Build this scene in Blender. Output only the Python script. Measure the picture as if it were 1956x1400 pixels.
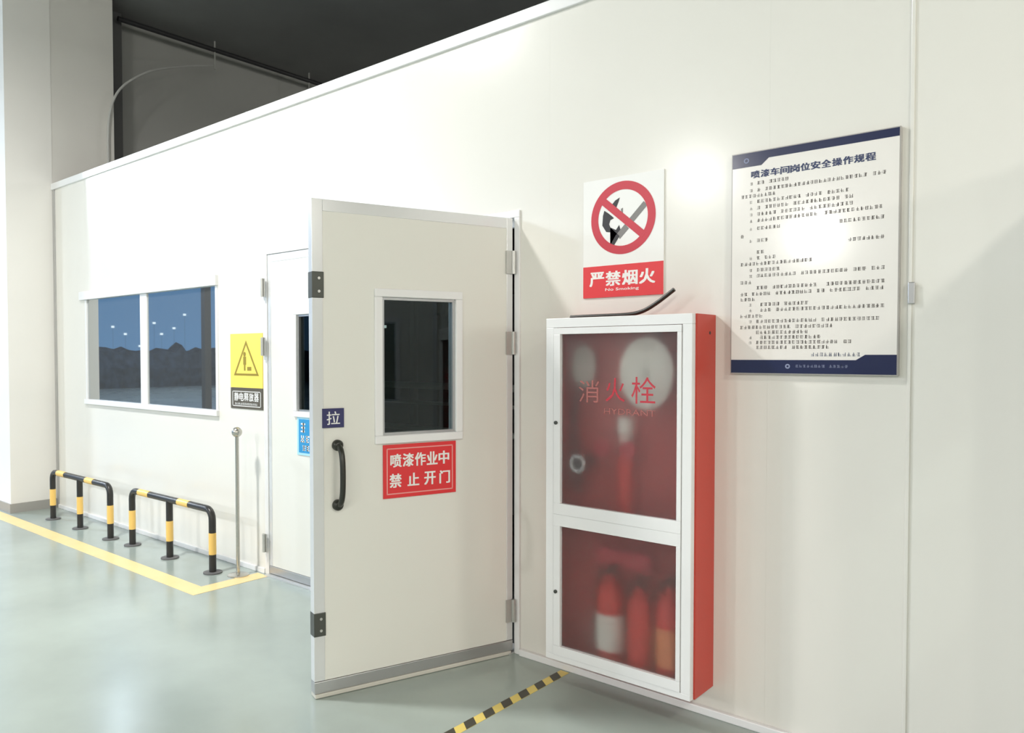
import bpy, bmesh, math, random
from mathutils import Matrix, Vector
random.seed(7)
PI = math.pi
sc = bpy.context.scene
for o in list(bpy.data.objects):
    bpy.data.objects.remove(o)

# ------------------------------------------------------------------ camera
F, YAW, PIT, ROL, CH, CD = 1480.95, 0.722863, 0.0271296, -0.0013285, 1.45957, 2.98879
_c, _s = math.cos(YAW), math.sin(YAW)
fw = Vector((-_s*math.cos(PIT), _c*math.cos(PIT), -math.sin(PIT)))
rt = Vector((_c, _s, 0)); up = rt.cross(fw)
r2 = math.cos(ROL)*rt + math.sin(ROL)*up
u2 = -math.sin(ROL)*rt + math.cos(ROL)*up
cam = bpy.data.cameras.new('camera')
cam.sensor_width = 36; cam.lens = F/1956*36
cam.shift_x = (978-885)/1956; cam.shift_y = (718-700)/1956
cam.clip_start = 0.05; cam.clip_end = 300
co = bpy.data.objects.new('camera', cam)
sc.collection.objects.link(co)
M = Matrix((r2, u2, -fw)).transposed().to_4x4(); M.translation = Vector((0, -CD, CH))
co.matrix_world = M
sc.camera = co

# ------------------------------------------------------------------ light
sc.view_settings.view_transform = 'Standard'
sc.view_settings.look = 'None'
sc.view_settings.gamma = 1.0
sc.view_settings.use_curve_mapping = False
sc.view_settings.exposure = 0.0

w = bpy.data.worlds.new('dusk_sky'); sc.world = w; w.use_nodes = True
nt = w.node_tree; bg = nt.nodes['Background']
tc = nt.nodes.new('ShaderNodeTexCoord'); sx = nt.nodes.new('ShaderNodeSeparateXYZ')
cr = nt.nodes.new('ShaderNodeValToRGB')
nt.links.new(tc.outputs['Generated'], sx.inputs[0]); nt.links.new(sx.outputs['Z'], cr.inputs[0])
cr.color_ramp.elements[0].position = 0.0; cr.color_ramp.elements[0].color = (0.17, 0.38, 0.68, 1)
cr.color_ramp.elements[1].position = 0.6; cr.color_ramp.elements[1].color = (0.05, 0.12, 0.28, 1)
nt.links.new(cr.outputs[0], bg.inputs[0]); bg.inputs[1].default_value = 1.0

def lamp(x, y, z, power, col, upl=0.45, size=0.36):
    """lamp disc facing down, plus an added point light that fills all round"""
    l = bpy.data.lights.new('bay_or_fill_light', 'AREA')
    l.shape = 'DISK'; l.size = size; l.energy = power; l.color = col
    o = bpy.data.objects.new('bay_or_fill_light', l); sc.collection.objects.link(o)
    o.location = (x, y, z)          # an area light faces straight down
    g = bpy.data.lights.new('bay_fill_glow', 'POINT')  # added ambient fill, not a part of the lamp itself
    g.shadow_soft_size = 0.16; g.energy = power*upl; g.color = col
    o = bpy.data.objects.new('bay_fill_glow', g); sc.collection.objects.link(o)
    o.location = (x, y, z+0.14)
COOL, NEUT, WARM = (0.80, 0.89, 1.0), (1.0, 0.985, 0.95), (1.0, 0.955, 0.86)
PW = 130
for lx, ly, lz, k, col, upl in ((-11.66, -2.3, 4.05, 2.2, COOL, 0.60), (-4.65, -2.25, 4.5, 1.3, NEUT, 0.20), (2.5, -2.3, 4.1, 0.65, WARM, 0.3), (9.3, -2.3, 4.1, 2.2, WARM, 0.8),  # last one added as fill for the open leaf
                           (-11.8, -7.9, 4.0, 2.4, COOL, 1.2), (-4.98, -7.9, 4.0, 0.9, NEUT, 1.0), (2.2, -7.9, 4.0, 1.0, WARM, 1.2), (9.3, -7.9, 4.0, 1.6, WARM, 1.2),  # far right one likewise added to brighten the open leaf
                           (-11.9, -13.8, 3.9, 1.5, COOL, 1.2), (-5.15, -13.8, 3.78, 1.5, NEUT, 1.0), (2.0, -13.8, 4.0, 1.9, WARM, 1.2), (9.3, -13.8, 4.0, 1.5, WARM, 1.2),
                           (-4.0, 8.5, 4.3, 1.9, NEUT, 0.45), (3.0, 8.5, 4.3, 1.9, NEUT, 0.45),  # unseen pair added behind the booth to lift hall walls and ceiling
                           (-24.0, -9.0, 6.0, 2.5, COOL, 0.45), (-29.0, -14.0, 6.0, 2.5, COOL, 0.45)):  # unseen pair added over the yard to brighten its ground
    lamp(lx, ly, lz, PW*k, col, upl)

# ------------------------------------------------------------------ helpers
def lin(h):
    v = [int(h[i:i+2], 16)/255 for i in (0, 2, 4)]
    return tuple(c/12.92 if c <= 0.04045 else ((c+0.055)/1.055)**2.4 for c in v) + (1,)

def mat(name, col, rough=0.5, metal=0.0, spec=0.5, coat=0.0, noise=0.0, nscale=4.0, bump=0.0, bscale=40.0, emit=None):
    m = bpy.data.materials.new(name); m.use_nodes = True
    nt = m.node_tree; b = nt.nodes['Principled BSDF']
    c = lin(col) if isinstance(col, str) else tuple(col)+(1,)
    b.inputs['Base Color'].default_value = c
    b.inputs['Roughness'].default_value = rough
    b.inputs['Metallic'].default_value = metal
    b.inputs['Specular IOR Level'].default_value = spec
    b.inputs['Coat Weight'].default_value = coat
    b.inputs['Coat Roughness'].default_value = 0.12
    if noise:
        t = nt.nodes.new('ShaderNodeTexCoord'); n = nt.nodes.new('ShaderNodeTexNoise')
        n.inputs['Scale'].default_value = nscale; n.inputs['Detail'].default_value = 5
        r = nt.nodes.new('ShaderNodeValToRGB')
        r.color_ramp.elements[0].position = 0.3; r.color_ramp.elements[1].position = 0.7
        r.color_ramp.elements[0].color = tuple(x*(1-noise) for x in c[:3])+(1,)
        r.color_ramp.elements[1].color = tuple(min(1, x*(1+noise)) for x in c[:3])+(1,)
        nt.links.new(t.outputs['Object'], n.inputs['Vector'])
        nt.links.new(n.outputs['Fac'], r.inputs[0]); nt.links.new(r.outputs[0], b.inputs['Base Color'])
    if bump:
        t = nt.nodes.new('ShaderNodeTexCoord'); n = nt.nodes.new('ShaderNodeTexNoise')
        n.inputs['Scale'].default_value = bscale
        bp = nt.nodes.new('ShaderNodeBump'); bp.inputs['Strength'].default_value = bump; bp.inputs['Distance'].default_value = 0.002
        nt.links.new(t.outputs['Object'], n.inputs['Vector'])
        nt.links.new(n.outputs['Fac'], bp.inputs['Height']); nt.links.new(bp.outputs[0], b.inputs['Normal'])
    if emit:
        b.inputs['Emission Color'].default_value = tuple(emit[:3])+(1,); b.inputs['Emission Strength'].default_value = emit[3]
    return m

def glass_mirror(name, tint, refl, rough=0.02, clear=(0.25, 0.28, 0.3), dust=0.0):
    """dark reflective film glass: part mirror, part see-through"""
    m = bpy.data.materials.new(name); m.use_nodes = True
    nt = m.node_tree; nt.nodes.remove(nt.nodes['Principled BSDF'])
    out = nt.nodes['Material Output']
    g = nt.nodes.new('ShaderNodeBsdfGlossy'); g.inputs['Color'].default_value = tuple(tint)+(1,); g.inputs['Roughness'].default_value = rough
    t = nt.nodes.new('ShaderNodeBsdfTransparent'); t.inputs['Color'].default_value = tuple(clear)+(1,)
    mx = nt.nodes.new('ShaderNodeMixShader'); mx.inputs[0].default_value = refl
    nt.links.new(t.outputs[0], mx.inputs[1]); nt.links.new(g.outputs[0], mx.inputs[2])
    d = nt.nodes.new('ShaderNodeBsdfDiffuse'); d.inputs['Color'].default_value = (0.85, 0.86, 0.84, 1)   # a film of dust
    md = nt.nodes.new('ShaderNodeMixShader'); md.inputs[0].default_value = dust
    nt.links.new(mx.outputs[0], md.inputs[1]); nt.links.new(d.outputs[0], md.inputs[2]); nt.links.new(md.outputs[0], out.inputs[0])
    return m

def frosted(name):
    m = bpy.data.materials.new(name); m.use_nodes = True
    nt = m.node_tree; nt.nodes.remove(nt.nodes['Principled BSDF']); out = nt.nodes['Material Output']
    r = nt.nodes.new('ShaderNodeBsdfRefraction'); r.inputs['Color'].default_value = (0.97, 0.96, 0.96, 1)
    r.inputs['Roughness'].default_value = 0.78; r.inputs['IOR'].default_value = 1.30
    d = nt.nodes.new('ShaderNodeBsdfDiffuse'); d.inputs['Color'].default_value = (0.42, 0.38, 0.38, 1)
    tl = nt.nodes.new('ShaderNodeBsdfTranslucent'); tl.inputs['Color'].default_value = (0.95, 0.95, 0.95, 1)
    g = nt.nodes.new('ShaderNodeBsdfGlossy'); g.inputs['Roughness'].default_value = 0.4
    prev = r
    for n2, f in ((tl, 0.25), (d, 0.10), (g, 0.04)):
        m2 = nt.nodes.new('ShaderNodeMixShader'); m2.inputs[0].default_value = f
        nt.links.new(prev.outputs[0], m2.inputs[1]); nt.links.new(n2.outputs[0], m2.inputs[2]); prev = m2
    nt.links.new(prev.outputs[0], out.inputs[0])
    return m

class MB:
    def __init__(s): s.b = bmesh.new()
    def box(s, x0, x1, y0, y1, z0, z1, bev=0.0):
        x0, x1 = min(x0, x1), max(x0, x1); y0, y1 = min(y0, y1), max(y0, y1); z0, z1 = min(z0, z1), max(z0, z1)
        vs = [s.b.verts.new(v) for v in ((x0,y0,z0),(x1,y0,z0),(x1,y1,z0),(x0,y1,z0),(x0,y0,z1),(x1,y0,z1),(x1,y1,z1),(x0,y1,z1))]
        fs = [s.b.faces.new([vs[i] for i in q]) for q in ((0,3,2,1),(4,5,6,7),(0,1,5,4),(1,2,6,5),(2,3,7,6),(3,0,4,7))]
        if bev:
            es = list({e for f in fs for e in f.edges})
            bmesh.ops.bevel(s.b, geom=es, offset=bev, segments=2, affect='EDGES', profile=0.5)
        return s
    def prism(s, pts, y0, y1):
        """closed polygon given in (x, z), pushed from y0 to y1"""
        n = len(pts)
        area = sum(pts[i][0]*pts[(i+1)%n][1]-pts[(i+1)%n][0]*pts[i][1] for i in range(n))
        if area < 0: pts = pts[::-1]
        a = [s.b.verts.new((x, min(y0, y1), z)) for x, z in pts]; b = [s.b.verts.new((x, max(y0, y1), z)) for x, z in pts]
        s.b.faces.new(a); s.b.faces.new(b[::-1])
        for i in range(n):
            j = (i+1) % n
            s.b.faces.new((a[j], a[i], b[i], b[j]))
        return s
    def ring(s, cx, cz, ro, ri, y0, y1, n=48):
        P = lambda r, i, y: (cx+r*math.cos(2*PI*i/n), y, cz+r*math.sin(2*PI*i/n))
        A = [[s.b.verts.new(P(r, i, y)) for i in range(n)] for r, y in ((ro,y0),(ri,y0),(ri,y1),(ro,y1))]
        for k in range(4):
            for i in range(n):
                j = (i+1) % n
                s.b.faces.new((A[k][i], A[k][j], A[(k+1)%4][j], A[(k+1)%4][i]))
        return s
    def tube(s, pts, r, n=12, closed=False):
        pts = [Vector(p) for p in pts]; m = len(pts); rings = []
        rad = r if isinstance(r, (list, tuple)) else [r]*m
        prev = None
        for i, p in enumerate(pts):
            if closed: t = pts[(i+1) % m]-pts[i-1]
            else: t = pts[min(i+1, m-1)]-pts[max(i-1, 0)]
            t.normalize()
            if prev is None:
                ref = Vector((0, 0, 1)) if abs(t.z) < 0.9 else Vector((1, 0, 0))
                u = t.cross(ref).normalized()
            else:
                u = (prev - t*prev.dot(t)).normalized()
            prev = u; v = t.cross(u)
            rings.append([s.b.verts.new(p+rad[i]*(math.cos(2*PI*k/n)*u+math.sin(2*PI*k/n)*v)) for k in range(n)])
        for i in range(m if closed else m-1):
            a, b = rings[i], rings[(i+1) % m]
            for k in range(n):
                j = (k+1) % n
                s.b.faces.new((a[k], a[j], b[j], b[k]))
        if not closed:
            s.b.faces.new(rings[0][::-1]); s.b.faces.new(rings[-1])
        return s
    def lathe(s, prof, cx=0, cy=0, cz=0, n=32, sx=1.0, sy=1.0):
        """profile of (radius, z) turned about the vertical axis"""
        R = []
        for r, z in prof:
            R.append([s.b.verts.new((cx+max(r, 1e-4)*sx*math.cos(2*PI*k/n), cy+max(r, 1e-4)*sy*math.sin(2*PI*k/n), cz+z)) for k in range(n)])
        for a, b in zip(R, R[1:]):
            for k in range(n):
                j = (k+1) % n
                s.b.faces.new((a[k], a[j], b[j], b[k]))
        s.b.faces.new(R[0][::-1]); s.b.faces.new(R[-1])
        return s
    def torus(s, c, R, r, axis='y', n=40, k=10, sx=1.0, sz=1.0):
        pts = []
        for i in range(n):
            a = 2*PI*i/n; u, v = R*sx*math.cos(a), R*sz*math.sin(a)
            pts.append((c[0]+u, c[1], c[2]+v) if axis == 'y' else (c[0]+u, c[1]+v, c[2]))
        return s.tube(pts, r, k, True)
    def build(s, name, m, parent=None, smooth=False):
        bmesh.ops.recalc_face_normals(s.b, faces=s.b.faces)
        me = bpy.data.meshes.new(name); s.b.to_mesh(me); s.b.free()
        me.materials.append(m)
        if smooth:
            for p in me.polygons: p.use_smooth = True
            me.set_sharp_from_angle(angle=math.radians(40))
        o = bpy.data.objects.new(name, me); sc.collection.objects.link(o)
        if parent is not None: o.parent = parent
        return o

def smooth(pts, n=2):
    for _ in range(n):
        q = [pts[0]]
        for a, b in zip(pts, pts[1:]):
            q += [tuple(0.75*x+0.25*y for x, y in zip(a, b)), tuple(0.25*x+0.75*y for x, y in zip(a, b))]
        pts = q+[pts[-1]]
    return pts

def tag(o, label, cat=None, group=None, kind=None):
    o['label'] = label
    if cat: o['category'] = cat
    if group: o['group'] = group
    if kind: o['kind'] = kind
    return o

def empty(name, loc=(0, 0, 0), rz=0.0):
    o = bpy.data.objects.new(name, None); o.empty_display_size = 0.1
    sc.collection.objects.link(o); o.location = loc; o.rotation_euler = (0, 0, rz)
    return o

def copy_tree(o, parent=None):
    c = o.copy(); sc.collection.objects.link(c)
    if parent is not None: c.parent = parent
    for ch in list(o.children): copy_tree(ch, c)
    return c

def text_polys(txt, size, bold=0.0):
    """text as a flat mesh, normalised to width/height boxes by the caller"""
    cu = bpy.data.curves.new('lettering', 'FONT'); cu.body = txt; cu.size = size; cu.offset = bold
    cu.fill_mode = 'BOTH'; cu.resolution_u = 3
    ob = bpy.data.objects.new('lettering', cu); sc.collection.objects.link(ob)
    dg = bpy.context.evaluated_depsgraph_get(); dg.update()
    me = bpy.data.meshes.new_from_object(ob.evaluated_get(dg))
    bpy.data.objects.remove(ob)
    return me

def lettering(txt, x0, x1, z0, z1, y, m, parent, bold=0.0, name='lettering'):
    """each character fitted in its own cell, between x0..x1 and z0..z1, on the plane y"""
    b = bmesh.new(); n = len(txt); cw = (x1-x0)/n
    for i, ch in enumerate(txt):
        if ch == ' ': continue
        me = text_polys(ch, 1.0, 0.0)
        if not me.vertices: continue
        xs = [v.co.x for v in me.vertices]; ys = [v.co.y for v in me.vertices]
        a0, a1, c0, c1 = min(xs), max(xs), min(ys), max(ys)
        fx = cw*0.86/(a1-a0); fz = (z1-z0)/(c1-c0)
        if (a1-a0) < 0.45*(c1-c0): fx = fz
        for jj, (du, dv) in enumerate(((-1, -0.5), (1, -0.5), (-1, 0.5), (1, 0.5)) if bold else ((0, 0),)):   # overprinted: a heavy weight
            vs = [b.verts.new((x0+(i+0.5)*cw+(v.co.x-(a0+a1)/2+du*bold)*fx, y-jj*0.00003, z0+(v.co.y-c0+dv*bold)*fz)) for v in me.vertices]
            for p in me.polygons:
                try: b.faces.new([vs[k] for k in p.vertices])
                except ValueError: pass
        bpy.data.meshes.remove(me)
    for f in b.faces: f.normal_update()
    for f in b.faces:
        if f.normal.y > 0: f.normal_flip()
    me = bpy.data.meshes.new(name); b.to_mesh(me); b.free(); me.materials.append(m)
    o = bpy.data.objects.new(name, me); sc.collection.objects.link(o); o.parent = parent
    return o

def run_text(txt, x0, x1, z0, z1, y, m, parent, bold=0.0, name='lettering'):
    """a Latin run set as one line and fitted to the box"""
    b = bmesh.new(); me = text_polys(txt, 1.0, bold)
    xs = [v.co.x for v in me.vertices]; ys = [v.co.y for v in me.vertices]
    a0, a1, c0, c1 = min(xs), max(xs), min(ys), max(ys)
    vs = [b.verts.new((x0+(v.co.x-a0)/(a1-a0)*(x1-x0), y, z0+(v.co.y-c0)/(c1-c0)*(z1-z0))) for v in me.vertices]
    for p in me.polygons:
        try: b.faces.new([vs[k] for k in p.vertices])
        except ValueError: pass
    for f in b.faces:
        f.normal_update()
        if f.normal.y > 0: f.normal_flip()
    m2 = bpy.data.meshes.new(name); b.to_mesh(m2); b.free(); m2.materials.append(m)
    o = bpy.data.objects.new(name, m2); sc.collection.objects.link(o); o.parent = parent
    return o

def scribble(mb, x0, x1, z, h, y, rnd, pitch=None, th=0.0016):
    """a line of small print too fine to read: a few short strokes for each character"""
    pitch = pitch or h*1.18; n = max(1, int((x1-x0)/pitch))
    for i in range(n):
        a = x0+i*pitch; wd = pitch*0.84
        if rnd.random() < 0.07: continue
        for k in range(rnd.choice((2, 3, 3))):
            zz = z+h*(0.12+0.76*k/2)
            q0, q1 = a+wd*rnd.uniform(0, 0.2), a+wd*rnd.uniform(0.75, 1.0)
            mb.prism([(q0, zz-th/2), (q1, zz-th/2), (q1, zz+th/2), (q0, zz+th/2)], y, y+0.0002)
        for k in range(rnd.choice((1, 2))):
            xx = a+wd*rnd.uniform(0.15, 0.85)
            mb.prism([(xx-th/2, z), (xx+th/2, z), (xx+th/2, z+h), (xx-th/2, z+h)], y, y+0.0002)

# ------------------------------------------------------------------ materials
m_wall  = mat('painted_steel_panel', (0.80, 0.785, 0.735), 0.19, spec=0.4, noise=0.012, nscale=0.6)
m_in    = mat('booth_interior', (0.014, 0.017, 0.017), 0.7)
m_alu   = mat('white_aluminium', (0.84, 0.84, 0.845), 0.28, metal=0.0, spec=0.5)
m_alug  = mat('grey_aluminium', (0.50, 0.50, 0.50), 0.30, metal=0.7)
m_edge  = mat('brushed_edge_profile', (0.74, 0.75, 0.76), 0.20, metal=0.25)
m_leaf  = mat('cream_door_skin', (0.79, 0.785, 0.735), 0.30, noise=0.012, nscale=1.0)
m_floor = mat('epoxy_floor', (0.35, 0.405, 0.372), 0.20, spec=0.5, noise=0.14, nscale=1.1)
m_pier  = mat('white_render', (0.80, 0.785, 0.75), 0.7, noise=0.02, nscale=1.5)
m_pierb = mat('shaded_render', (0.70, 0.68, 0.64), 0.8, noise=0.04, nscale=1.5)  # pier render darkened, shade behind the booth put into the colour
m_hall  = mat('grey_hall_cladding', (0.42, 0.42, 0.40), 0.7, noise=0.05, nscale=1.0)
m_bwall = mat('pale_hall_wall', (0.50, 0.50, 0.48), 0.8, noise=0.03)
m_ceil  = mat('dark_ceiling', (0.26, 0.26, 0.26), 0.8, noise=0.1, nscale=1.0)
m_dark  = mat('dark_steel', (0.03, 0.03, 0.032), 0.5)
m_post  = mat('grey_steel', (0.13, 0.13, 0.13), 0.6)
m_base  = mat('grey_skirting', (0.34, 0.33, 0.31), 0.5)
m_yel   = mat('yellow_floor_paint', (0.93, 0.67, 0.32), 0.35, noise=0.04, nscale=6)
m_black = mat('black_paint', (0.025, 0.024, 0.022), 0.35)
m_band  = mat('yellow_band', (0.92, 0.60, 0.17), 0.35)
m_tapey = mat('tape_yellow', (0.80, 0.62, 0.16), 0.4)
m_tapek = mat('tape_black', (0.05, 0.045, 0.03), 0.4)
m_steel = mat('stainless_steel', (0.55, 0.53, 0.48), 0.25, metal=0.9)
m_hinge = mat('hinge_steel', (0.55, 0.55, 0.53), 0.35, metal=0.6)
m_plate = mat('dark_bolt_plate', (0.075, 0.08, 0.07), 0.4, metal=0.3)
m_rub   = mat('black_plastic', (0.022, 0.024, 0.018), 0.35)
m_film  = glass_mirror('film_glass', (0.80, 0.84, 0.86), 0.6, 0.015, dust=0.055)
m_pane  = glass_mirror('door_glass', (0.9, 0.95, 0.95), 0.035, 0.01, (0.50, 0.55, 0.54))
m_frost = frosted('frosted_glass')
m_red   = mat('red_sign', (0.74, 0.035, 0.04), 0.35)
m_ring  = mat('red_ring', (0.56, 0.03, 0.05), 0.35)
m_redbx = mat('red_cabinet_paint', (0.58, 0.055, 0.035), 0.38)
m_redin = mat('red_cabinet_inside', (0.50, 0.07, 0.06), 0.6)
m_redt  = mat('red_letter_film', (0.50, 0.03, 0.05), 0.45)
m_redt2 = mat('faded_letter_film', (0.36, 0.12, 0.11), 0.5)
m_white = mat('white_print', (0.86, 0.86, 0.84), 0.35)
m_offw  = mat('off_white_sheet', (0.85, 0.82, 0.78), 0.16, spec=0.5, coat=0.3)
m_navy  = mat('navy_print', (0.018, 0.024, 0.075), 0.18, coat=0.3)
m_navy2 = mat('navy_plate', (0.03, 0.03, 0.12), 0.4)
m_pale  = mat('pale_print', (0.25, 0.28, 0.42), 0.4)
m_ink   = mat('grey_ink', (0.12, 0.10, 0.09), 0.4)
m_inkt  = mat('navy_ink', (0.03, 0.045, 0.12), 0.4)
m_acry  = mat('clear_edge_board', (0.42, 0.40, 0.38), 0.3)
m_ysign = mat('yellow_sign', (0.94, 0.72, 0.13), 0.4)
m_olive = mat('olive_print', (0.30, 0.22, 0.02), 0.4)
m_brown = mat('dark_brown_print', (0.10, 0.085, 0.06), 0.4)
m_blue  = mat('blue_sign', (0.03, 0.30, 0.62), 0.4)
m_bluel = mat('light_blue_border', (0.40, 0.72, 0.90), 0.4)
m_pict  = mat('black_pictogram', (0.02, 0.018, 0.018), 0.4)
m_gpict = mat('grey_pictogram', (0.22, 0.21, 0.20), 0.4)
m_hose  = mat('white_canvas_hose', (0.92, 0.92, 0.85), 0.8)
m_hoseg = mat('grey_canvas_hose', (0.55, 0.58, 0.52), 0.8)
m_ext   = mat('extinguisher_red', (0.70, 0.04, 0.03), 0.35)
m_exto  = mat('extinguisher_orange', (0.85, 0.30, 0.12), 0.4)
m_hedge = mat('dark_hedge_leaf', (0.03, 0.05, 0.075), 0.9, noise=0.5, nscale=3)
m_lampm = mat('lamp_glow', (1, 1, 1), 0.5, emit=(0.9, 1, 1, 1.5))
m_tubem = mat('tube_glow', (1, 1, 1), 0.5, emit=(0.9, 1, 0.95, 1.6))
m_pipe  = mat('pale_pipe', (0.75, 0.77, 0.74), 0.5)
m_cable = mat('white_conduit', (0.52, 0.52, 0.50), 0.5)
m_strip = mat('pale_strip', (0.62, 0.60, 0.54), 0.5)
m_sill  = mat('threshold_metal', (0.62, 0.63, 0.62), 0.3, metal=0.5)

# ------------------------------------------------------------------ the setting
tag(MB().box(-70, 14, -45, 12, -0.2, 0).build('floor', m_floor), 'pale grey green glossy epoxy floor', kind='structure')
tag(MB().box(-14, 14, -26, 12, 5.10, 5.30).build('ceiling', m_ceil), 'dark grey hall ceiling high above the booth', kind='structure')
WX0, WX1, WH = -7.86, 6.2, 3.09
wall = tag(MB().box(WX0, WX1, 0.056, 0.060, 2.16, 3.02).build('wall_main', m_wall), 'long white steel panel wall of the booth', kind='structure')
HOLES = [(-7.150, -4.972, 1.045, 2.0), (-4.385, -2.275, -0.01, 2.15)]
seams = [WX0] + [-7.162+1.0125*k for k in range(13)] + [WX1]
for a, b in zip(seams, seams[1:]):
    g = 0.0001; x0, x1 = a+g, b-g
    xs = sorted({x0, x1, *[h[i] for h in HOLES for i in (0, 1) if x0 < h[i] < x1]})
    mb = MB()
    for u0, u1 in zip(xs, xs[1:]):
        hs = [h for h in HOLES if h[0] <= (u0+u1)/2 <= h[1]]
        spans = [(0.0, WH)]
        for h in hs:
            spans = [q for z0, z1 in spans for q in ((z0, h[2]), (h[3], z1)) if q[1]-q[0] > 0.001]
        for z0, z1 in spans:
            mb.box(u0, u1, 0, 0.055, z0, z1)
    mb.build('wall_panel', m_wall, wall)
tag(MB().box(WX0, WX1, -0.016, 0.066, 3.032, 3.092, 0.004).build('trim_1', m_alu), 'white aluminium cap along the top of the panel wall', kind='structure')
tag(MB().box(-7.84, -7.80, -0.012, 0.0, 0.0, 3.03).build('trim_2', m_alug), 'grey corner strip where panel wall meets the pier', kind='structure')
bb = tag(MB().box(-7.80, -4.40, -0.014, 0.0, 0.0, 0.035, 0.003).build('baseboard_main', m_alu), 'white base channel under the panel wall', kind='structure')
MB().box(-2.262, WX1, -0.022, 0.0, 0.0, 0.032, 0.004).build('base_channel', m_alu, bb)
# booth interior behind the panels
sh = tag(MB().box(WX0, WX1, 6.0, 6.05, 0, 3.03).build('wall_back', m_in), 'dark back wall inside the booth', kind='structure')
tag(MB().box(WX0, WX1, 0.066, 6.05, 3.035, 3.085).build('roof_slab', m_in), 'booth roof', kind='structure')
tag(MB().box(WX0, WX0+0.05, 0.06, 6.0, 0, 3.03).build('wall_side', m_in), 'dark end wall of the booth', kind='structure')
tag(MB().box(WX1-0.05, WX1, 0.06, 6.0, 0, 3.03).build('wall_end', m_in), 'far end wall of the booth', kind='structure')
tag(MB().box(WX0+0.05, WX1-0.05, 0.07, 6.0, 0.0, 0.006).build('floor_inside', m_in), 'dark booth floor', kind='structure')
# hall
pier = tag(MB().box(-8.55, -7.862, -0.405, 0.0, 0, 5.10).build('column', m_pier), 'white rendered pier at the left end of the panel wall', kind='structure')
MB().box(-8.56, -7.850, -0.417, -0.001, 0, 0.085).build('skirting', m_base, pier)
tag(MB().box(-8.55, -7.866, 0.0, 0.60, 0, 5.10).build('pier_back', m_pierb), 'rear part of the pier behind the panel wall, coloured darker as shade', kind='structure')
tag(MB().box(-8.7, -8.42, 0.60, 12, 0, 5.10).build('wall_left', m_hall), 'grey hall wall behind the booth', kind='structure')
tag(MB().box(-8.7, 14, 11.8, 12, 0, 5.10).build('wall_rear', m_hall), 'grey rear hall wall', kind='structure')
tag(MB().box(13.8, 14, -26, 11.8, 0, 5.10).build('wall_right', m_bwall), 'pale right hall wall', kind='structure')
tag(MB().box(-14, 14, -26, -25.8, 0, 5.10).build('wall_front', m_bwall), 'pale hall wall behind the camera', kind='structure')
p_ = tag(MB().box(-8.40, -8.27, 0.74, 0.88, 0, 5.10).build('dark_strip', m_post), 'narrow dark upright strip beside the white pier', 'post')  # dark vertical strip in front of the hall wall
t = tag(MB().box(-12.37, -12.25, -4.24, -4.12, 0, 5.10).build('canopy_column', m_dark), 'dark steel column reflected in the right window pane', 'column')
# sprinkler pipe along the hall wall
sp = empty('sprinkler_pipe', (-8.18, 1.2, 4.94))
tag(sp, 'thin dark pipe running under the hall ceiling above the booth', 'pipe')
MB().tube([(0, -0.4, 0.06), (0, 10, 0.06)], 0.026).build('pipe_run', m_dark, sp, True)
for yy in (0.73, 2.08, 3.5, 5.0):
    MB().tube([(0.0, yy, -0.16), (0.0, yy, 0.162)], 0.009, 8).build('hanger', m_hall, sp, True)
cd = MB().tube(smooth([(-7.83, 0.52, 3.092), (-7.83, 0.52, 3.4), (-7.83, 0.523, 3.75), (-7.83, 0.557, 3.97), (-7.84, 0.655, 4.17), (-7.88, 0.875, 4.36), (-7.95, 1.10, 4.50), (-8.1, 1.5, 4.68), (-8.26, 1.95, 4.85)]), 0.012, 8).build('conduit', m_cable, None, True)
tag(cd, 'thin pale conduit bending up from the booth top past the pier', 'conduit')

# floor paint
yl = tag(MB().box(-9.5, -4.325, -0.57, -0.445, 0.0, 0.0015).build('floor_marking', m_yel), 'long yellow line painted on the floor before the barriers', 'marking')
MB().box(-4.45, -4.325, -0.445, -0.03, 0.0, 0.0015).build('return_line', m_yel, yl)
hz = tag(MB().box(-2.012, -1.965, -2.2, -0.03, 0.0, 0.001).build('hazard_tape', m_tapey), 'yellow and black striped tape on floor beside the hydrant cabinet', 'tape')
yy = -0.06; k = 0
while yy > -2.15:
    b = bmesh.new()
    q = [(-2.012, yy), (-1.965, yy-0.035), (-1.965, yy-0.095), (-2.012, yy-0.06)]
    mb = MB(); a = [mb.b.verts.new((x, y_, 0.0012)) for x, y_ in q]; c = [mb.b.verts.new((x, y_, 0.0018)) for x, y_ in q]
    mb.b.faces.new(c); mb.b.faces.new(a[::-1])
    for i in range(4): mb.b.faces.new((a[i], a[(i+1) % 4], c[(i+1) % 4], c[i]))
    mb.build('black_stripe', m_tapek, hz); b.free()
    yy -= 0.118

# ------------------------------------------------------------------ window
win = empty('window_1', (0, 0, 0)); tag(win, 'white framed sliding window with two dark reflective panes', kind='structure')
fx0, fx1, fz0, fz1 = -7.165, -4.960, 1.025, 2.03
mb = MB()
mb.box(fx0-0.080, fx1+0.004, -0.026, 0.056, fz1-0.074, fz1, 0.003); mb.box(fx0, fx1+0.004, -0.024, 0.056, fz0, fz0+0.042, 0.003)
mb.box(fx0, fx0+0.034, -0.006, 0.056, fz0+0.042, fz1-0.074, 0.002); mb.box(fx1-0.032, fx1, -0.006, 0.056, fz0+0.042, fz1-0.074, 0.002)
mb.build('window_frame', m_alu, win)
MB().box(-6.125, -6.015, -0.005, 0.05, fz0+0.042, fz1-0.074, 0.003).build('mullion', m_alu, win)
MB().box(fx0+0.034, -6.120, 0.006, 0.012, fz0+0.042, fz1-0.074).build('window_pane', m_film, win)
MB().box(-6.020, fx1-0.032, 0.006, 0.012, fz0+0.042, fz1-0.074).build('window_pane', m_film, win)
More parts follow.
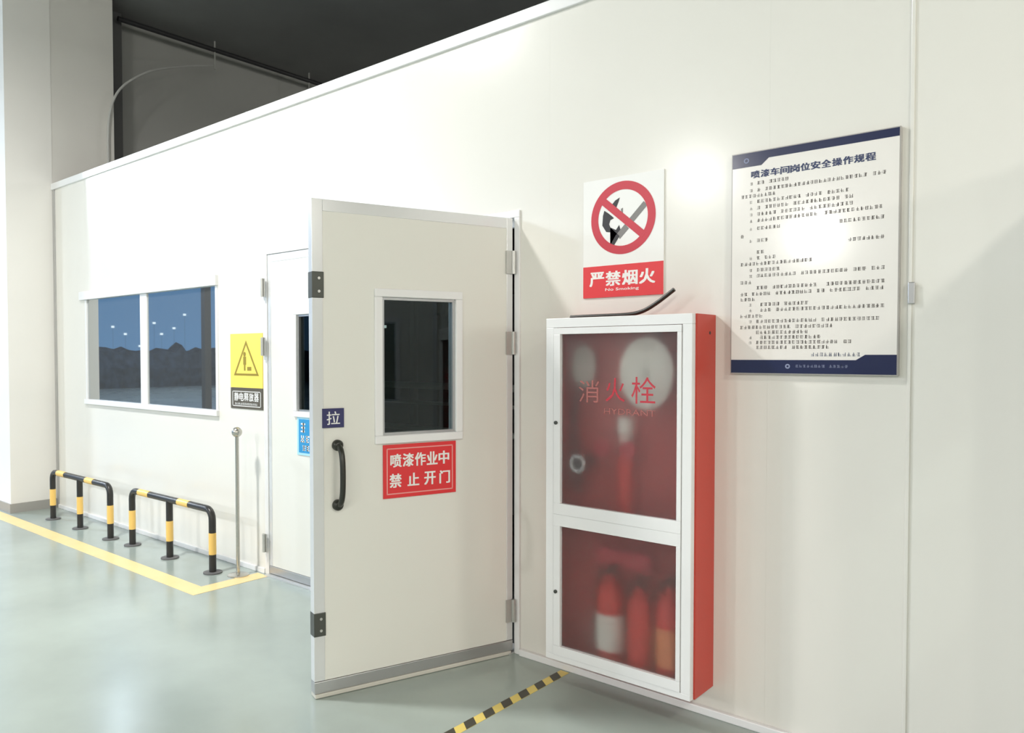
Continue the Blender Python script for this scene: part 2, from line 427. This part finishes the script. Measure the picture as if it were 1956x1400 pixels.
MB().box(fx0+0.07, fx1-0.03, 0.15, 0.16, fz0-0.1, fz1+0.1).build('dim_room_sheet', m_dark, win)  # dark sheet standing in for the dim room behind the panes

# ------------------------------------------------------------------ double door: frame and closed leaf, then the open leaf
d1 = empty('door_1', (0, 0, 0)); tag(d1, 'white door frame with its left leaf closed', kind='structure')
DX0, DX1, DZ = -4.392, -2.268, 2.155
for x0, x1 in ((DX0, DX0+0.04), (DX1-0.032, DX1)):
    MB().box(x0, x1, -0.010, 0.075, 0, DZ-0.035, 0.003).build('jamb', m_alu, d1)
MB().box(DX0, DX1, -0.010, 0.075, DZ-0.035, DZ, 0.003).build('head_frame', m_alu, d1)
mb = MB(); mb.box(DX0+0.03, DX0+0.065, 0.046, 0.074, 0.01, DZ-0.03); mb.box(DX1-0.055, DX1-0.025, 0.046, 0.074, 0.01, DZ-0.03); mb.box(DX0+0.065, DX1-0.055, 0.046, 0.074, DZ-0.07, DZ-0.03)
mb.build('door_stop', m_alu, d1)
MB().box(DX0+0.04, DX1-0.032, -0.045, 0.075, 0, 0.009).build('threshold', m_sill, d1)

def hinge_mb(x, z):
    m = MB(); m.box(x-0.024, x+0.020, -0.0265, -0.0215, z-0.06, z+0.06)
    m.tube([(x, -0.034, z-0.06), (x, -0.034, z+0.06)], 0.010, 10); return m

def leaf_parts(root, x0, x1, right_hinged, zb=0.012, zt=2.115):
    """door skin with aluminium edge profiles and a window; outer face at y=0, x0..x1"""
    e = 0.048
    if right_hinged: wx0, wx1 = x1-0.722, x1-0.283
    else: wx0, wx1 = x0+0.283, x0+0.722
    wz0, wz1 = 1.068, 1.75
    mb = MB()
    i0, i1 = x0+e, x1-e*0.7
    if not right_hinged: i0, i1 = x0+e*0.7, x1-e
    for a, b, c, d in ((i0, wx0+0.02, zb+0.052, zt-0.05), (wx1-0.02, i1, zb+0.052, zt-0.05), (wx0+0.02, wx1-0.02, zb+0.052, wz0+0.02), (wx0+0.02, wx1-0.02, wz1-0.02, zt-0.05)):
        mb.box(a, b, 0.002, 0.043, c, d)
    mb.build('leaf_panel', m_leaf, root)
    MB().box(x0, i0, 0, 0.045, zb+0.052, zt, 0.002).build('stile', m_edge, root)
    MB().box(i1, x1, 0, 0.045, zb+0.052, zt, 0.002).build('stile', m_edge, root)
    MB().box(i0, i1, 0, 0.045, zt-0.05, zt, 0.002).build('top_rail', m_edge, root)
    MB().box(x0, x1, -0.002, 0.047, zb, zb+0.05, 0.002).build('bottom_rail', m_alug, root)
    mb = MB(); t_ = 0.036
    for q in ((wx0, wx1, wz1-t_, wz1), (wx0, wx1, wz0, wz0+t_), (wx0, wx0+t_, wz0+t_, wz1-t_), (wx1-t_, wx1, wz0+t_, wz1-t_)):
        mb.box(q[0], q[1], -0.012, 0.057, q[2], q[3], 0.004)
    fr = mb.build('vision_frame', m_alu, root)
    mb = MB(); a0, a1, b0, b1 = wx0+t_, wx1-t_, wz0+t_, wz1-t_
    for q in ((a0, a1, b1-0.012, b1), (a0, a1, b0, b0+0.012), (a0, a0+0.012, b0+0.012, b1-0.012), (a1-0.012, a1, b0+0.012, b1-0.012)):
        mb.box(q[0], q[1], 0.002, 0.040, q[2], q[3])
    mb.build('glazing_bead', m_alug, fr)
    MB().box(a0+0.012, a1-0.012, 0.018, 0.024, b0+0.012, b1-0.012).build('vision_pane', m_pane, fr)
    return wx0, wx1

cl = empty('closed_leaf', (0, 0.0, 0)); cl.parent = d1
leaf2 = empty('door_2', (-4.348, -0.004, 0)); tag(leaf2, 'closed left door leaf with a narrow window', kind='structure')
bpy.data.objects.remove(cl)
leaf_parts(leaf2, -0.002, 1.02, False, 0.012, 2.118)
for z in (1.903, 1.516, 0.216):
    hinge_mb(-0.018, z).build('hinge', m_hinge, leaf2, True)

A = math.radians(71.2); HX, HY = -2.300, -0.020
door = empty('open_door', (HX, HY, 0), A)
tag(door, 'cream door leaf standing open with a dark window and black pull handle', 'door')
leaf_parts(door, -1.004, -0.001, True, 0.020)
MB().box(-1.002, -0.012, -0.006, 0.049, 0.002, 0.019, 0.002).build('foot_strip', m_strip, door)  # pale strip between the leaf and the floor
for z in (1.903, 1.516, 0.216):
    m = MB(); m.tube([(0.000, -0.008, z-0.055), (0.000, -0.008, z+0.055)], 0.011, 10); m.box(-0.040, 0.0, -0.006, -0.0005, z-0.055, z+0.055)
    m.build('hinge', m_hinge, door, True)
for z, s in ((1.755, 0.055), (0.315, 0.05)):
    bp = MB().box(-1.0055, -0.953, -0.004, 0.047, z-s, z+s, 0.002).build('bolt_plate', m_plate, door)
    MB().tube([(-0.975, -0.004, z-s*0.5), (-0.975, -0.0075, z-s*0.5)], 0.006, 10).build('screw', m_hinge, bp, True)
    MB().tube([(-0.975, -0.004, z+s*0.5), (-0.975, -0.0075, z+s*0.5)], 0.006, 10).build('screw', m_hinge, bp, True)
h = [(-0.897, -0.004, 1.075), (-0.897, -0.028, 1.072), (-0.897, -0.052, 1.052), (-0.897, -0.064, 1.015), (-0.897, -0.068, 0.95), (-0.897, -0.064, 0.88), (-0.897, -0.052, 0.842), (-0.897, -0.028, 0.822), (-0.897, -0.004, 0.819)]
hd = MB().tube(smooth(h), 0.0122, 14).build('pull_handle', m_rub, door, True)
for z in (1.075, 0.819):
    m = MB(); m.tube([(-0.897, 0.0, z), (-0.897, -0.012, z), (-0.897, -0.022, z), (-0.897, -0.026, z)], [0.024, 0.024, 0.019, 0.010], 20)
    m.build('handle_mount', m_rub, hd, True)

tag(MB().box(-0.615, -0.603, -0.006, 0.0, 0.033, 3.03, 0.002).build('trim_3', m_wall), 'narrow cover strip on the wall right of the rules poster', kind='structure')
gb = MB().box(-0.614, -0.592, -0.014, -0.006, 1.630, 1.704, 0.003).build('wall_clip', m_alug); tag(gb, 'small grey metal clip on the wall right of the rules poster', 'clip')
# the next door leaf along the wall stands open too, out of the picture: its shadow falls below the poster
d3 = empty('door_3', (-0.07, -0.012, 0), math.radians(-76.8)); tag(d3, 'next door leaf along the wall, standing open', kind='structure')
leaf_parts(d3, 0.004, 0.725, False)

# ------------------------------------------------------------------ signs
def on_leaf(x, z, off=0.0025):
    c, s = math.cos(A), math.sin(A)
    return (HX + x*c + off*s, HY + x*s - off*c, z)

# red plate under the door window; local x to the right, z up, outward -y
rs = empty('door_notice', on_leaf(-0.502, 0.943), A); tag(rs, 'red rectangular notice with white characters under the open door window', 'sign')
RW, RH = 0.183, 0.119
MB().box(-RW, RW, -0.002, 0.0022, -RH, RH).build('sign_plate', m_red, rs)
mb = MB(); i_, t_ = 0.016, 0.005
for q in ((-RW+i_, RW-i_, RH-i_-t_, RH-i_), (-RW+i_, RW-i_, -RH+i_, -RH+i_+t_), (-RW+i_, -RW+i_+t_, -RH+i_, RH-i_), (RW-i_-t_, RW-i_, -RH+i_, RH-i_)):
    mb.box(q[0], q[1], -0.0028, -0.0018, q[2], q[3])
mb.build('border_line', mat('pink_line', (0.82, 0.35, 0.33), 0.4), rs)
lettering('喷漆作业中', -0.152, 0.150, 0.018, 0.076, -0.0030, m_white, rs, 0.034)
lettering('禁', -0.156, -0.092, -0.072, -0.012, -0.0030, m_white, rs, 0.034)
lettering('止', -0.068, -0.004, -0.070, -0.014, -0.0030, m_white, rs, 0.034)
lettering('开', 0.016, 0.080, -0.072, -0.014, -0.0030, m_white, rs, 0.034)
lettering('门', 0.094, 0.154, -0.072, -0.014, -0.0030, m_white, rs, 0.034)

ps = empty('pull_sign', on_leaf(-0.915, 1.192), A); tag(ps, 'small navy plate with a white character above the black pull handle', 'sign')
MB().box(-0.048, 0.048, -0.002, 0.0022, -0.041, 0.041).build('sign_plate', m_navy2, ps)
lettering('拉', -0.034, 0.034, -0.028, 0.028, -0.0026, m_white, ps, 0.008)

ns = empty('no_smoking_sign', (-1.714, -0.006, 1.972)); tag(ns, 'white and red no smoking sign above the hydrant cabinet', 'sign')
NW, NT, NB = 0.196, 0.259, -0.260
MB().box(-NW, NW, 0.0, 0.0055, NB, NT).build('sign_plate', m_white, ns)
MB().box(-NW, NW, -0.0008, 0.0, NB, -0.121).build('red_band', m_red, ns)
MB().ring(0.002, 0.080, 0.157, 0.121, -0.0012, -0.0002, 64).build('prohibition_ring', m_ring, ns)
def bar(cx, cz, L, w_, ang):
    c, s = math.cos(ang), math.sin(ang)
    return [(cx+c*a-s*b, cz+s*a+c*b) for a, b in ((-L, -w_), (L, -w_), (L, w_), (-L, w_))]
MB().prism(bar(0.0, 0.083, 0.138, 0.016, math.radians(-40)), -0.0016, -0.0012).build('slash_bar', m_ring, ns)
MB().prism(bar(0.076, 0.094, 0.050, 0.013, math.radians(44)), -0.0008, -0.0002).build('match_stick', m_gpict, ns)
MB().prism(bar(0.002, 0.020, 0.030, 0.014, math.radians(44)), -0.0008, -0.0002).build('match_stick', m_gpict, ns)
MB().prism([(-0.095, 0.098), (-0.088, 0.120), (-0.070, 0.108), (-0.050, 0.092), (-0.040, 0.082), (-0.058, 0.076), (-0.064, 0.058), (-0.058, 0.044), (-0.030, 0.030), (-0.014, 0.050), (-0.008, 0.030), (-0.030, 0.008), (-0.052, -0.024), (-0.058, -0.040), (-0.042, -0.040), (-0.012, 0.002), (-0.040, 0.020), (-0.078, 0.026), (-0.098, 0.056)], -0.0010, -0.0002).build('flame', m_pict, ns)
MB().prism([(-0.050, 0.142), (-0.034, 0.158), (-0.012, 0.168), (-0.018, 0.150), (-0.028, 0.128), (-0.040, 0.132)], -0.0010, -0.0002).build('flame_tip', m_pict, ns)
MB().prism([(-0.006, 0.118), (0.004, 0.122), (0.004, 0.098), (-0.004, 0.100)], -0.0010, -0.0002).build('smoke_wisp', m_gpict, ns)
lettering('严禁烟火', -0.166, 0.162, -0.210, -0.148, -0.0011, m_white, ns, 0.034)
run_text('No Smoking', -0.082, 0.082, -0.236, -0.220, -0.0011, m_white, ns, 0.01)

po = empty('safety_poster', (-0.931, -0.022, 1.8095)); tag(po, 'large white rules poster with navy header and footer right of the red cabinet', 'poster')
PW_, PT = 0.289, 0.4205
MB().box(-PW_-0.004, PW_+0.004, 0.0, 0.022, -PT-0.004, PT+0.004, 0.001).build('backing_board', m_acry, po)
MB().box(-PW_, PW_, -0.001, 0.0, -PT, PT).build('printed_sheet', m_offw, po)
MB().prism([(-PW_, PT), (-PW_, PT-0.053), (-0.178, PT-0.053), (-0.150, PT-0.029), (PW_, PT-0.029), (PW_, PT)], -0.0016, -0.001).build('header_band', m_navy, po)
MB().prism([(-PW_, -PT), (-PW_, -PT+0.050), (0.160, -PT+0.050), (0.190, -PT+0.069), (PW_, -PT+0.069), (PW_, -PT)], -0.0016, -0.001).build('footer_band', m_navy, po)
lettering('喷漆车间岗位安全操作规程', -0.218, 0.218, 0.322, 0.349, -0.0014, m_inkt, po, 0.044, 'title')
mb = MB(); rnd = random.Random(3)
rows = [(0.302, -0.193, -0.065, 1), (0.276, -0.193, 0.254, 1), (0.255, -0.255, -0.12, 0), (0.232, -0.193, 0.16, 1), (0.208, -0.193, 0.15, 1),
        (0.184, -0.193, 0.16, 1), (0.160, -0.193, 0.03, 1), (0.160, 0.05, 0.254, 0), (0.130, -0.193, -0.10, 1), (0.124, 0.10, 0.254, 0), (0.104, -0.255, -0.24, 0),
        (0.084, -0.193, -0.14, 1), (0.056, 0.13, 0.254, 0), (0.040, -0.193, -0.15, 1), (0.018, -0.193, -0.11, 1), (-0.004, -0.255, 0.02, 0),
        (-0.028, -0.193, -0.09, 1), (-0.050, -0.193, 0.254, 1), (-0.074, -0.255, -0.20, 0), (-0.096, -0.193, 0.254, 1), (-0.119, -0.255, 0.254, 0),
        (-0.139, -0.255, -0.185, 0), (-0.160, -0.193, 0.0, 1), (-0.181, -0.193, 0.254, 1), (-0.203, -0.255, -0.16, 0), (-0.224, -0.193, 0.254, 1), (-0.246, -0.255, 0.10, 0),
        (-0.266, -0.193, 0.0, 1), (-0.285, -0.193, 0.05, 1), (-0.304, -0.193, 0.15, 1), (-0.323, -0.193, 0.08, 1)]
for z, a, b, num in rows:
    z -= 0.006
    scribble(mb, a, b, z, 0.0125, -0.0013, rnd, 0.0148, 0.0018)
    if num: scribble(mb, -0.221, -0.205, z, 0.011, -0.0013, rnd, 0.0140, 0.0011)
o = mb.build('body_print', m_ink, po); o['kind'] = 'stuff'
mb = MB(); scribble(mb, 0.007, 0.182, -0.327-0.03, 0.0135, -0.0013, rnd, 0.0155, 0.0017)
o = mb.build('signature_print', m_inkt, po); o['kind'] = 'stuff'
mb = MB(); scribble(mb, -0.045, 0.14, -0.398, 0.010, -0.0020, rnd, 0.013, 0.0012); mb.ring(-0.074, -0.394, 0.009, 0.004, -0.0020, -0.0016, 16)
o = mb.build('footer_print', m_pale, po); o['kind'] = 'stuff'
MB().ring(-0.235, 0.392, 0.010, 0.006, -0.0020, -0.0016, 20).build('header_mark', m_pale, po)

ys = empty('warning_sign', (-4.606, -0.005, 1.354)); tag(ys, 'yellow triangle warning sign with a dark panel below, left of the closed door', 'sign')
YW = 0.193
MB().box(-YW, YW, 0.0, 0.0045, -0.117, 0.253).build('sign_plate', m_ysign, ys)
MB().box(-YW, YW, 0.0, 0.0045, -0.262, -0.119).build('caption_plate', m_brown, ys)
tri = lambda s, dz: [(-0.135*s, -0.026+dz), (0.135*s, -0.026+dz), (0.0, 0.200-dz*2.2)]
mb = MB()
o3, i3 = [(-0.150, -0.034), (0.150, -0.034), (0.0, 0.206)], [(-0.124, -0.020), (0.124, -0.020), (0.0, 0.176)]
for k in range(3):
    j = (k+1) % 3
    mb.prism([o3[k], o3[j], i3[j], i3[k]], -0.0008, 0.0)
mb.build('warning_triangle', m_olive, ys)
mb = MB(); mb.ring(-0.018, 0.112, 0.016, 0.001, -0.0008, 0, 18); mb.box(-0.034, 0.0, -0.0008, 0, 0.040, 0.096); mb.box(-0.026, -0.008, -0.0008, 0, 0.000, 0.040); mb.box(0.014, 0.062, -0.0008, 0, 0.0, 0.026)
mb.build('figure_pictogram', m_olive, ys)
mb = MB(); w_ = YW-0.022
for q in ((-w_, w_, -0.146, -0.141), (-w_, w_, -0.246, -0.241), (-w_, -w_+0.006, -0.246, -0.141), (w_-0.006, w_, -0.246, -0.141)): mb.box(q[0], q[1], -0.0008, 0.0, q[2], q[3])
mb.build('caption_border', m_white, ys)
lettering('静电释放器', -0.150, 0.150, -0.208, -0.152, -0.0009, m_white, ys, 0.024)
mb = MB(); scribble(mb, -0.14, 0.14, -0.236, 0.016, -0.0010, random.Random(5), 0.016, 0.003)
mb.build('caption_print', m_white, ys)

bs = empty('blue_notice', (-3.84, -0.0075, 0.950)); tag(bs, 'light blue notice on the closed door, half hidden behind the open door', 'sign')
MB().box(-0.195, 0.195, 0.0, 0.0034, -0.121, 0.121).build('sign_plate', m_bluel, bs)
MB().box(-0.178, 0.178, -0.0006, 0.0, -0.106, 0.106).build('blue_panel', m_blue, bs)
mb = MB(); rr = random.Random(9)
scribble(mb, -0.160, 0.16, 0.022, 0.062, -0.0012, rr, 0.066, 0.010); scribble(mb, -0.160, 0.16, -0.040, 0.044, -0.0012, rr, 0.05, 0.009); scribble(mb, -0.14, 0.14, -0.092, 0.034, -0.0012, rr, 0.04, 0.007)
o = mb.build('notice_print', m_white, bs); o['kind'] = 'stuff'

# ------------------------------------------------------------------ hydrant cabinet
X0, X1, Z0, Z1, YF = -1.976, -1.293, 0.122, 1.617, -0.200
hc = empty('hydrant_cabinet', ((X0+X1)/2, -0.1, 0.0)); tag(hc, 'red wall cabinet with white aluminium frame and two frosted glass doors', 'cabinet')
cx_ = (X0+X1)/2
def H(mb, x0, x1, y0, y1, z0, z1, bev=0): mb.box(x0-cx_, x1-cx_, y0+0.1, y1+0.1, z0, z1, bev)
mb = MB(); s_ = 0.012
H(mb, X0+0.004, X0+0.004+s_, YF+0.03, -0.001, Z0, Z1); H(mb, X1-s_, X1, YF+0.03, -0.001, Z0, Z1)
H(mb, X0+0.016, X1-s_, YF+0.03, -0.001, Z1-s_-0.002, Z1-0.002); H(mb, X0+0.016, X1-s_, YF+0.03, -0.001, Z0, Z0+s_)
mb.build('cabinet_body', m_redbx, hc)
mb = MB(); H(mb, X0+0.017, X1-s_-0.001, -0.012, -0.002, Z0+s_, Z1-s_-0.002); H(mb, X0+0.017, X1-s_-0.001, YF+0.045, -0.012, 0.750, 0.764)
mb.build('cabinet_lining', m_redin, hc)
mb = MB(); f_ = 0.040
H(mb, X0, X1-0.006, YF, YF+0.03, Z1-f_, Z1, 0.002); H(mb, X0, X1-0.006, YF, YF+0.03, Z0, Z0+f_*0.6, 0.002)
H(mb, X0, X0+f_, YF, YF+0.03, Z0+f_*0.6, Z1-f_, 0.002); H(mb, X1-f_-0.006, X1-0.006, YF, YF+0.03, Z0+f_*0.6, Z1-f_, 0.002)
mb.build('front_frame', m_alu, hc)
DXa, DXb = X0+f_+0.002, X1-f_-0.008
def cab_door(z0, z1, ft, fb, latch):
    mb = MB(); fs = 0.034; fr_ = 0.018
    H(mb, DXa, DXb, YF-0.004, YF+0.022, z1-ft, z1, 0.0006); H(mb, DXa, DXb, YF-0.004, YF+0.022, z0, z0+fb, 0.0006)
    H(mb, DXa, DXa+fs, YF-0.004, YF+0.022, z0+fb, z1-ft, 0.002); H(mb, DXb-fr_, DXb, YF-0.004, YF+0.022, z0+fb, z1-ft, 0.002)
    d = mb.build('cabinet_door', m_alu, hc)
    mb = MB(); me_ = mb.b
    vs = [me_.verts.new((x-cx_, YF+0.012+0.1, z)) for x, z in ((DXa+fs-0.003, z0+fb-0.003), (DXb-fr_+0.003, z0+fb-0.003), (DXb-fr_+0.003, z1-ft+0.003), (DXa+fs-0.003, z1-ft+0.003))]
    me_.faces.new(vs)
    gl = mb.build('frosted_pane', m_frost, d)
    for pl in gl.data.polygons:
        pass
    mb = MB(); mb.tube([(DXa+0.014-cx_, YF-0.004+0.1, latch), (DXa+0.014-cx_, YF-0.010+0.1, latch)], 0.008, 14)
    mb.build('latch', m_plate, d, True)
    return d
up_ = cab_door(0.7665, Z1-f_-0.002, 0.027, 0.048, 1.165)
lo_ = cab_door(Z0+f_*0.6+0.002, 0.7658, 0.050, 0.040, 0.427)
def glass_text(tx, x0, x1, z0, z1, m, bold, run=False):
    f_t = run_text if run else lettering
    o = f_t(tx, x0-cx_, x1-cx_, z0, z1, YF+0.0105+0.1, m, up_, bold)
    return o
glass_text('消', -1.822, -1.705, 1.258, 1.352, m_redt2, 0.0)
glass_text('火', -1.690, -1.585, 1.266, 1.364, m_redt, 0.0)
glass_text('栓', -1.572, -1.447, 1.262, 1.370, m_redt, 0.0)
glass_text('HYDRANT', -1.690, -1.456, 1.214, 1.238, m_redt2, 0.0, True)
MB().tube([(X1-cx_-0.001, 0.045, 1.545), (X1-cx_+0.0006, 0.045, 1.545)], 0.007, 12).build('cable_hole', m_dark, hc)

# what hangs and stands inside
hr = empty('fire_hose', (-1.528, -0.115, 1.385)); tag(hr, 'rolled white fire hose in the upper right of the red cabinet', 'hose')
mb = MB(); R = 0.125
for i in range(7): mb.torus((0, 0, 0), 0.026+0.0165*i, 0.0085, 'y', 36, 8, 0.9, 1.12)
mb.build('hose_roll', m_hose, hr, True)
MB().tube([(0, -0.02, 0), (0, 0.10, 0)], 0.018, 16).build('hub', m_hoseg, hr, True)
MB().box(-0.008, 0.008, 0.085, 0.103, -0.02, 0.19).build('hanger', m_alug, hr)
h2 = empty('coiled_hose', (-1.845, -0.080, 1.41)); tag(h2, 'smaller greyish hose coil in the upper left of the red cabinet', 'hose')
mb = MB()
for i in range(4): mb.torus((0, 0, 0), 0.022+0.0155*i, 0.0085, 'y', 30, 8, 0.75, 1.25)
mb.build('hose_roll', m_hoseg, h2, True)
MB().tube([(0, 0.0, 0), (0, 0.068, 0)], 0.012, 12).build('hub', m_alug, h2, True)
MB().tube([(-0.03, 0.0, -0.09), (-0.045, 0.0, -0.2), (-0.05, 0.01, -0.35), (-0.03, 0.01, -0.55)], 0.014, 10).build('hose_tail', m_dark, h2, True)
hv = empty('hydrant_valve', (-1.64, -0.07, 0.764)); tag(hv, 'red hydrant valve with pale outlet pipe behind the upper glass', 'valve')
MB().tube([(0, 0, 0.0), (0, 0, 0.27)], 0.035, 18).build('valve_body', m_ext, hv, True)
MB().lathe([(0.022, 0.27), (0.024, 0.36), (0.036, 0.365), (0.036, 0.43), (0.020, 0.435)], n=20).build('outlet_pipe', m_hose, hv, True)
for dx in (-0.085, 0.035):
    m = MB(); m.torus((dx, -0.060, 0.30), 0.026, 0.012, 'y', 20, 8); m.tube([(dx, -0.06, 0.30), (dx, 0.0, 0.27)], 0.012, 8); m.tube([(dx-0.026, -0.06, 0.30), (dx+0.026, -0.06, 0.30)], 0.007, 6)
    m.build('handwheel', m_redt, hv, True)
nz = empty('hose_nozzle', (-1.835, -0.155, 0.99)); tag(nz, 'grey ring shaped hose nozzle low in the left of the upper cabinet', 'nozzle')
MB().torus((0, 0, 0), 0.032, 0.013, 'y', 28, 10).build('nozzle_ring', m_alug, nz, True)
MB().tube([(0, 0.0, 0), (0, 0.142, 0)], [0.024, 0.030], 16).build('nozzle_barrel', m_dark, nz, True)
def extinguisher(x, y, label, mbody, mlab, hh=0.36, r=0.062):
    e = empty('fire_extinguisher', (x, y, Z0+0.012)); tag(e, label, 'extinguisher', 'extinguishers in the lower half of the cabinet')
    MB().lathe([(r*0.92, 0), (r, 0.01), (r, hh-0.05), (r*0.85, hh-0.02), (r*0.45, hh), (0.018, hh+0.012), (0.018, hh+0.03)], n=26).build('cylinder', mbody, e, True)
    m = MB(); m.lathe([(r+0.0012, 0.07), (r+0.0012, hh*0.62)], n=26); m.build('label_wrap', mlab, e, True)
    m = MB(); m.box(-0.016, 0.016, -0.016, 0.016, hh+0.03, hh+0.055, 0.003); m.tube([(0, -0.012, hh+0.055), (0.02, -0.03, hh+0.075), (0.06, -0.035, hh+0.08)], 0.007, 8); m.tube([(0, -0.012, hh+0.042), (0.05, -0.03, hh+0.045)], 0.006, 8)
    m.build('valve_head', m_rub, e, True)
    m = MB(); m.tube([(-0.016, 0, hh+0.042), (-0.05, 0, hh+0.03), (-r-0.012, 0, hh-0.06), (-r-0.013, 0, hh*0.4), (-r-0.013, 0, 0.06)], 0.008, 8)
    m.build('hose', m_rub, e, True)
    return e
extinguisher(-1.705, -0.085, 'white labelled extinguisher standing in the lower left of the cabinet', m_ext, m_hose)
extinguisher(-1.565, -0.085, 'plain red extinguisher in the middle of the lower cabinet', m_ext, m_ext, 0.33, 0.055)
extinguisher(-1.425, -0.085, 'orange banded extinguisher in the lower right of the cabinet', m_ext, m_exto)
bx = empty('alarm_box', (-1.64, -0.014, 0.60)); tag(bx, 'bright red horizontal box above the extinguishers behind the lower glass', 'box')
MB().box(-0.13, 0.13, -0.09, 0.0, -0.035, 0.035, 0.006).build('casing', m_redt, bx); MB().box(-0.12, 0.12, -0.094, -0.09, -0.004, 0.004).build('lid_seam', m_redin, bx)

tb = MB().tube(smooth([(-1.915, -0.10, 1.625), (-1.86, -0.10, 1.626), (-1.75, -0.10, 1.626), (-1.65, -0.10, 1.626), (-1.595, -0.098, 1.630), (-1.55, -0.096, 1.643), (-1.50, -0.092, 1.672), (-1.46, -0.088, 1.700), (-1.43, -0.085, 1.722)]), 0.0085, 10).build('rubber_cable', m_rub, None, True)
tag(tb, 'black rubber cable lying on the cabinet top and curling up', 'cable')

# ------------------------------------------------------------------ barriers
def make_barrier(dx, cx, cy, label):
    r = 0.024; hgt = 0.448; L = dx
    e = empty('guard_rail', (cx, cy, 0)); tag(e, label, 'barrier', 'black and yellow guard rails along the wall')
    pts = [(-L, 0, 0.008), (-L, 0, hgt-0.09)]
    for k in range(1, 6):
        a = PI/2*k/5; pts.append((-L+0.065*(1-math.cos(a)), 0, hgt-r-0.065+0.065*math.sin(a)))
    right = [(-x, y, z) for x, y, z in reversed(pts)]
    MB().tube(pts+right, r, 14).build('hoop_tube', m_black, e, True)
    MB().tube([(0, 0, 0.008), (0, 0, hgt-r)], r, 14).build('middle_post', m_black, e, True)
    for x in (-L, 0, L):
        MB().tube([(x, 0, 0.125), (x, 0, 0.270)], r+0.0012, 14).build('yellow_band', m_band, e, True)
        m = MB(); m.lathe([(0.062, 0), (0.062, 0.008), (0.056, 0.009)], x, 0, 0, 24); b_ = m.build('foot_plate', m_post, e, True)
    for a, b in ((-L*0.78, -L*0.50), (L*0.24, L*0.50)):
        MB().tube([(a, 0, hgt-r), (b, 0, hgt-r)], r+0.0012, 14).build('yellow_band', m_band, e, True)
    return e
make_barrier(0.570, -6.727, -0.250, 'black and yellow guard rail farther from the doors, next to the white pier')
make_barrier(0.575, -5.255, -0.228, 'black and yellow guard rail nearer to the closed door')

sp = empty('static_discharge_post', (-4.497, -0.150, 0)); tag(sp, 'slim steel static discharge post with a ball top below the yellow sign', 'post')
MB().lathe([(0.070, 0), (0.070, 0.006), (0.062, 0.010), (0.016, 0.012)], n=28).build('base_plate', m_steel, sp, True)
MB().tube([(0, 0, 0.010), (0, 0, 0.93)], 0.0125, 14).build('pole', m_steel, sp, True)
m = MB(); m.lathe([(0.034*math.sin(PI*k/14), 0.952-0.034*math.cos(PI*k/14)) for k in range(15)], n=24); m.build('touch_ball', m_steel, sp, True)

# ------------------------------------------------------------------ inside the booth, seen through the door glass
rk = empty('pipe_rack', (-5.6, 2.6, 0.006)); tag(rk, 'dim rack of horizontal pipes inside the booth seen through the door window', 'rack')
for x in (-1.3, 0.0, 1.3):
    MB().box(x-0.03, x+0.03, -0.03, 0.03, 0, 2.0).build('upright', m_post, rk)
for z, r in ((0.72, 0.03), (0.98, 0.018), (1.15, 0.035)):
    MB().tube([(-1.4, -0.07, z), (1.4, -0.07, z)], r, 10).build('rail', m_pipe, rk, True)
tl_ = empty('booth_light', (-6.2, 2.85, 1.75)); 
bpy.data.objects.remove(tl_)
MB().box(-0.55, -0.37, -0.072, -0.031, 1.735, 1.765, 0.004).build('glow_strip', m_tubem, rk)

# ------------------------------------------------------------------ outside, seen only as reflections
hg = bmesh.new(); rr = random.Random(2)
ny, prof = 120, []
prev = None
for i in range(ny+1):
    y = -34+40*i/ny
    top = 1.74+0.05*math.sin(i*0.9)+0.06*math.sin(i*2.3+1)+rr.uniform(-0.06, 0.06)
    if i % 17 == 4: top += 0.35
    row = [hg.verts.new((-34+dx_+rr.uniform(-0.1, 0.1), y, z_)) for dx_, z_ in ((0, 0), (0.1, top*0.5), (-0.2, top*0.93), (-0.7, top), (-1.3, top*0.9), (-1.5, 0))]
    if prev:
        for k in range(5): hg.faces.new((prev[k], row[k], row[k+1], prev[k+1]))
    prev = row
me = bpy.data.meshes.new('boundary_hedge'); hg.to_mesh(me); hg.free(); me.materials.append(m_hedge)
ho = bpy.data.objects.new('boundary_hedge', me); sc.collection.objects.link(ho)
tag(ho, 'dark low hedge beyond the yard reflected in the window', 'hedge')
for i, (y, z) in enumerate(((-15.05, 2.93), (-15.7, 2.57), (-17.27, 3.19), (-17.68, 2.61), (-18.4, 2.94), (-19.03, 3.7), (-16.48, 1.95))):
    e = empty('yard_lamp', (-40, y, 0)); tag(e, 'yard lamp reflected as the %s white dot from the left in the window' % ('first', 'second', 'fourth', 'fifth', 'sixth', 'seventh', 'third')[i], 'lamp', 'yard lamps reflected in the window')
    MB().tube([(0, 0, 0), (0, 0, z-0.06)], 0.005, 6).build('lamp_post', m_dark, e, True)
    MB().box(-0.055, 0.055, -0.06, 0.06, z-0.055, z+0.055, 0.01).build('lamp_head', m_lampm, e)
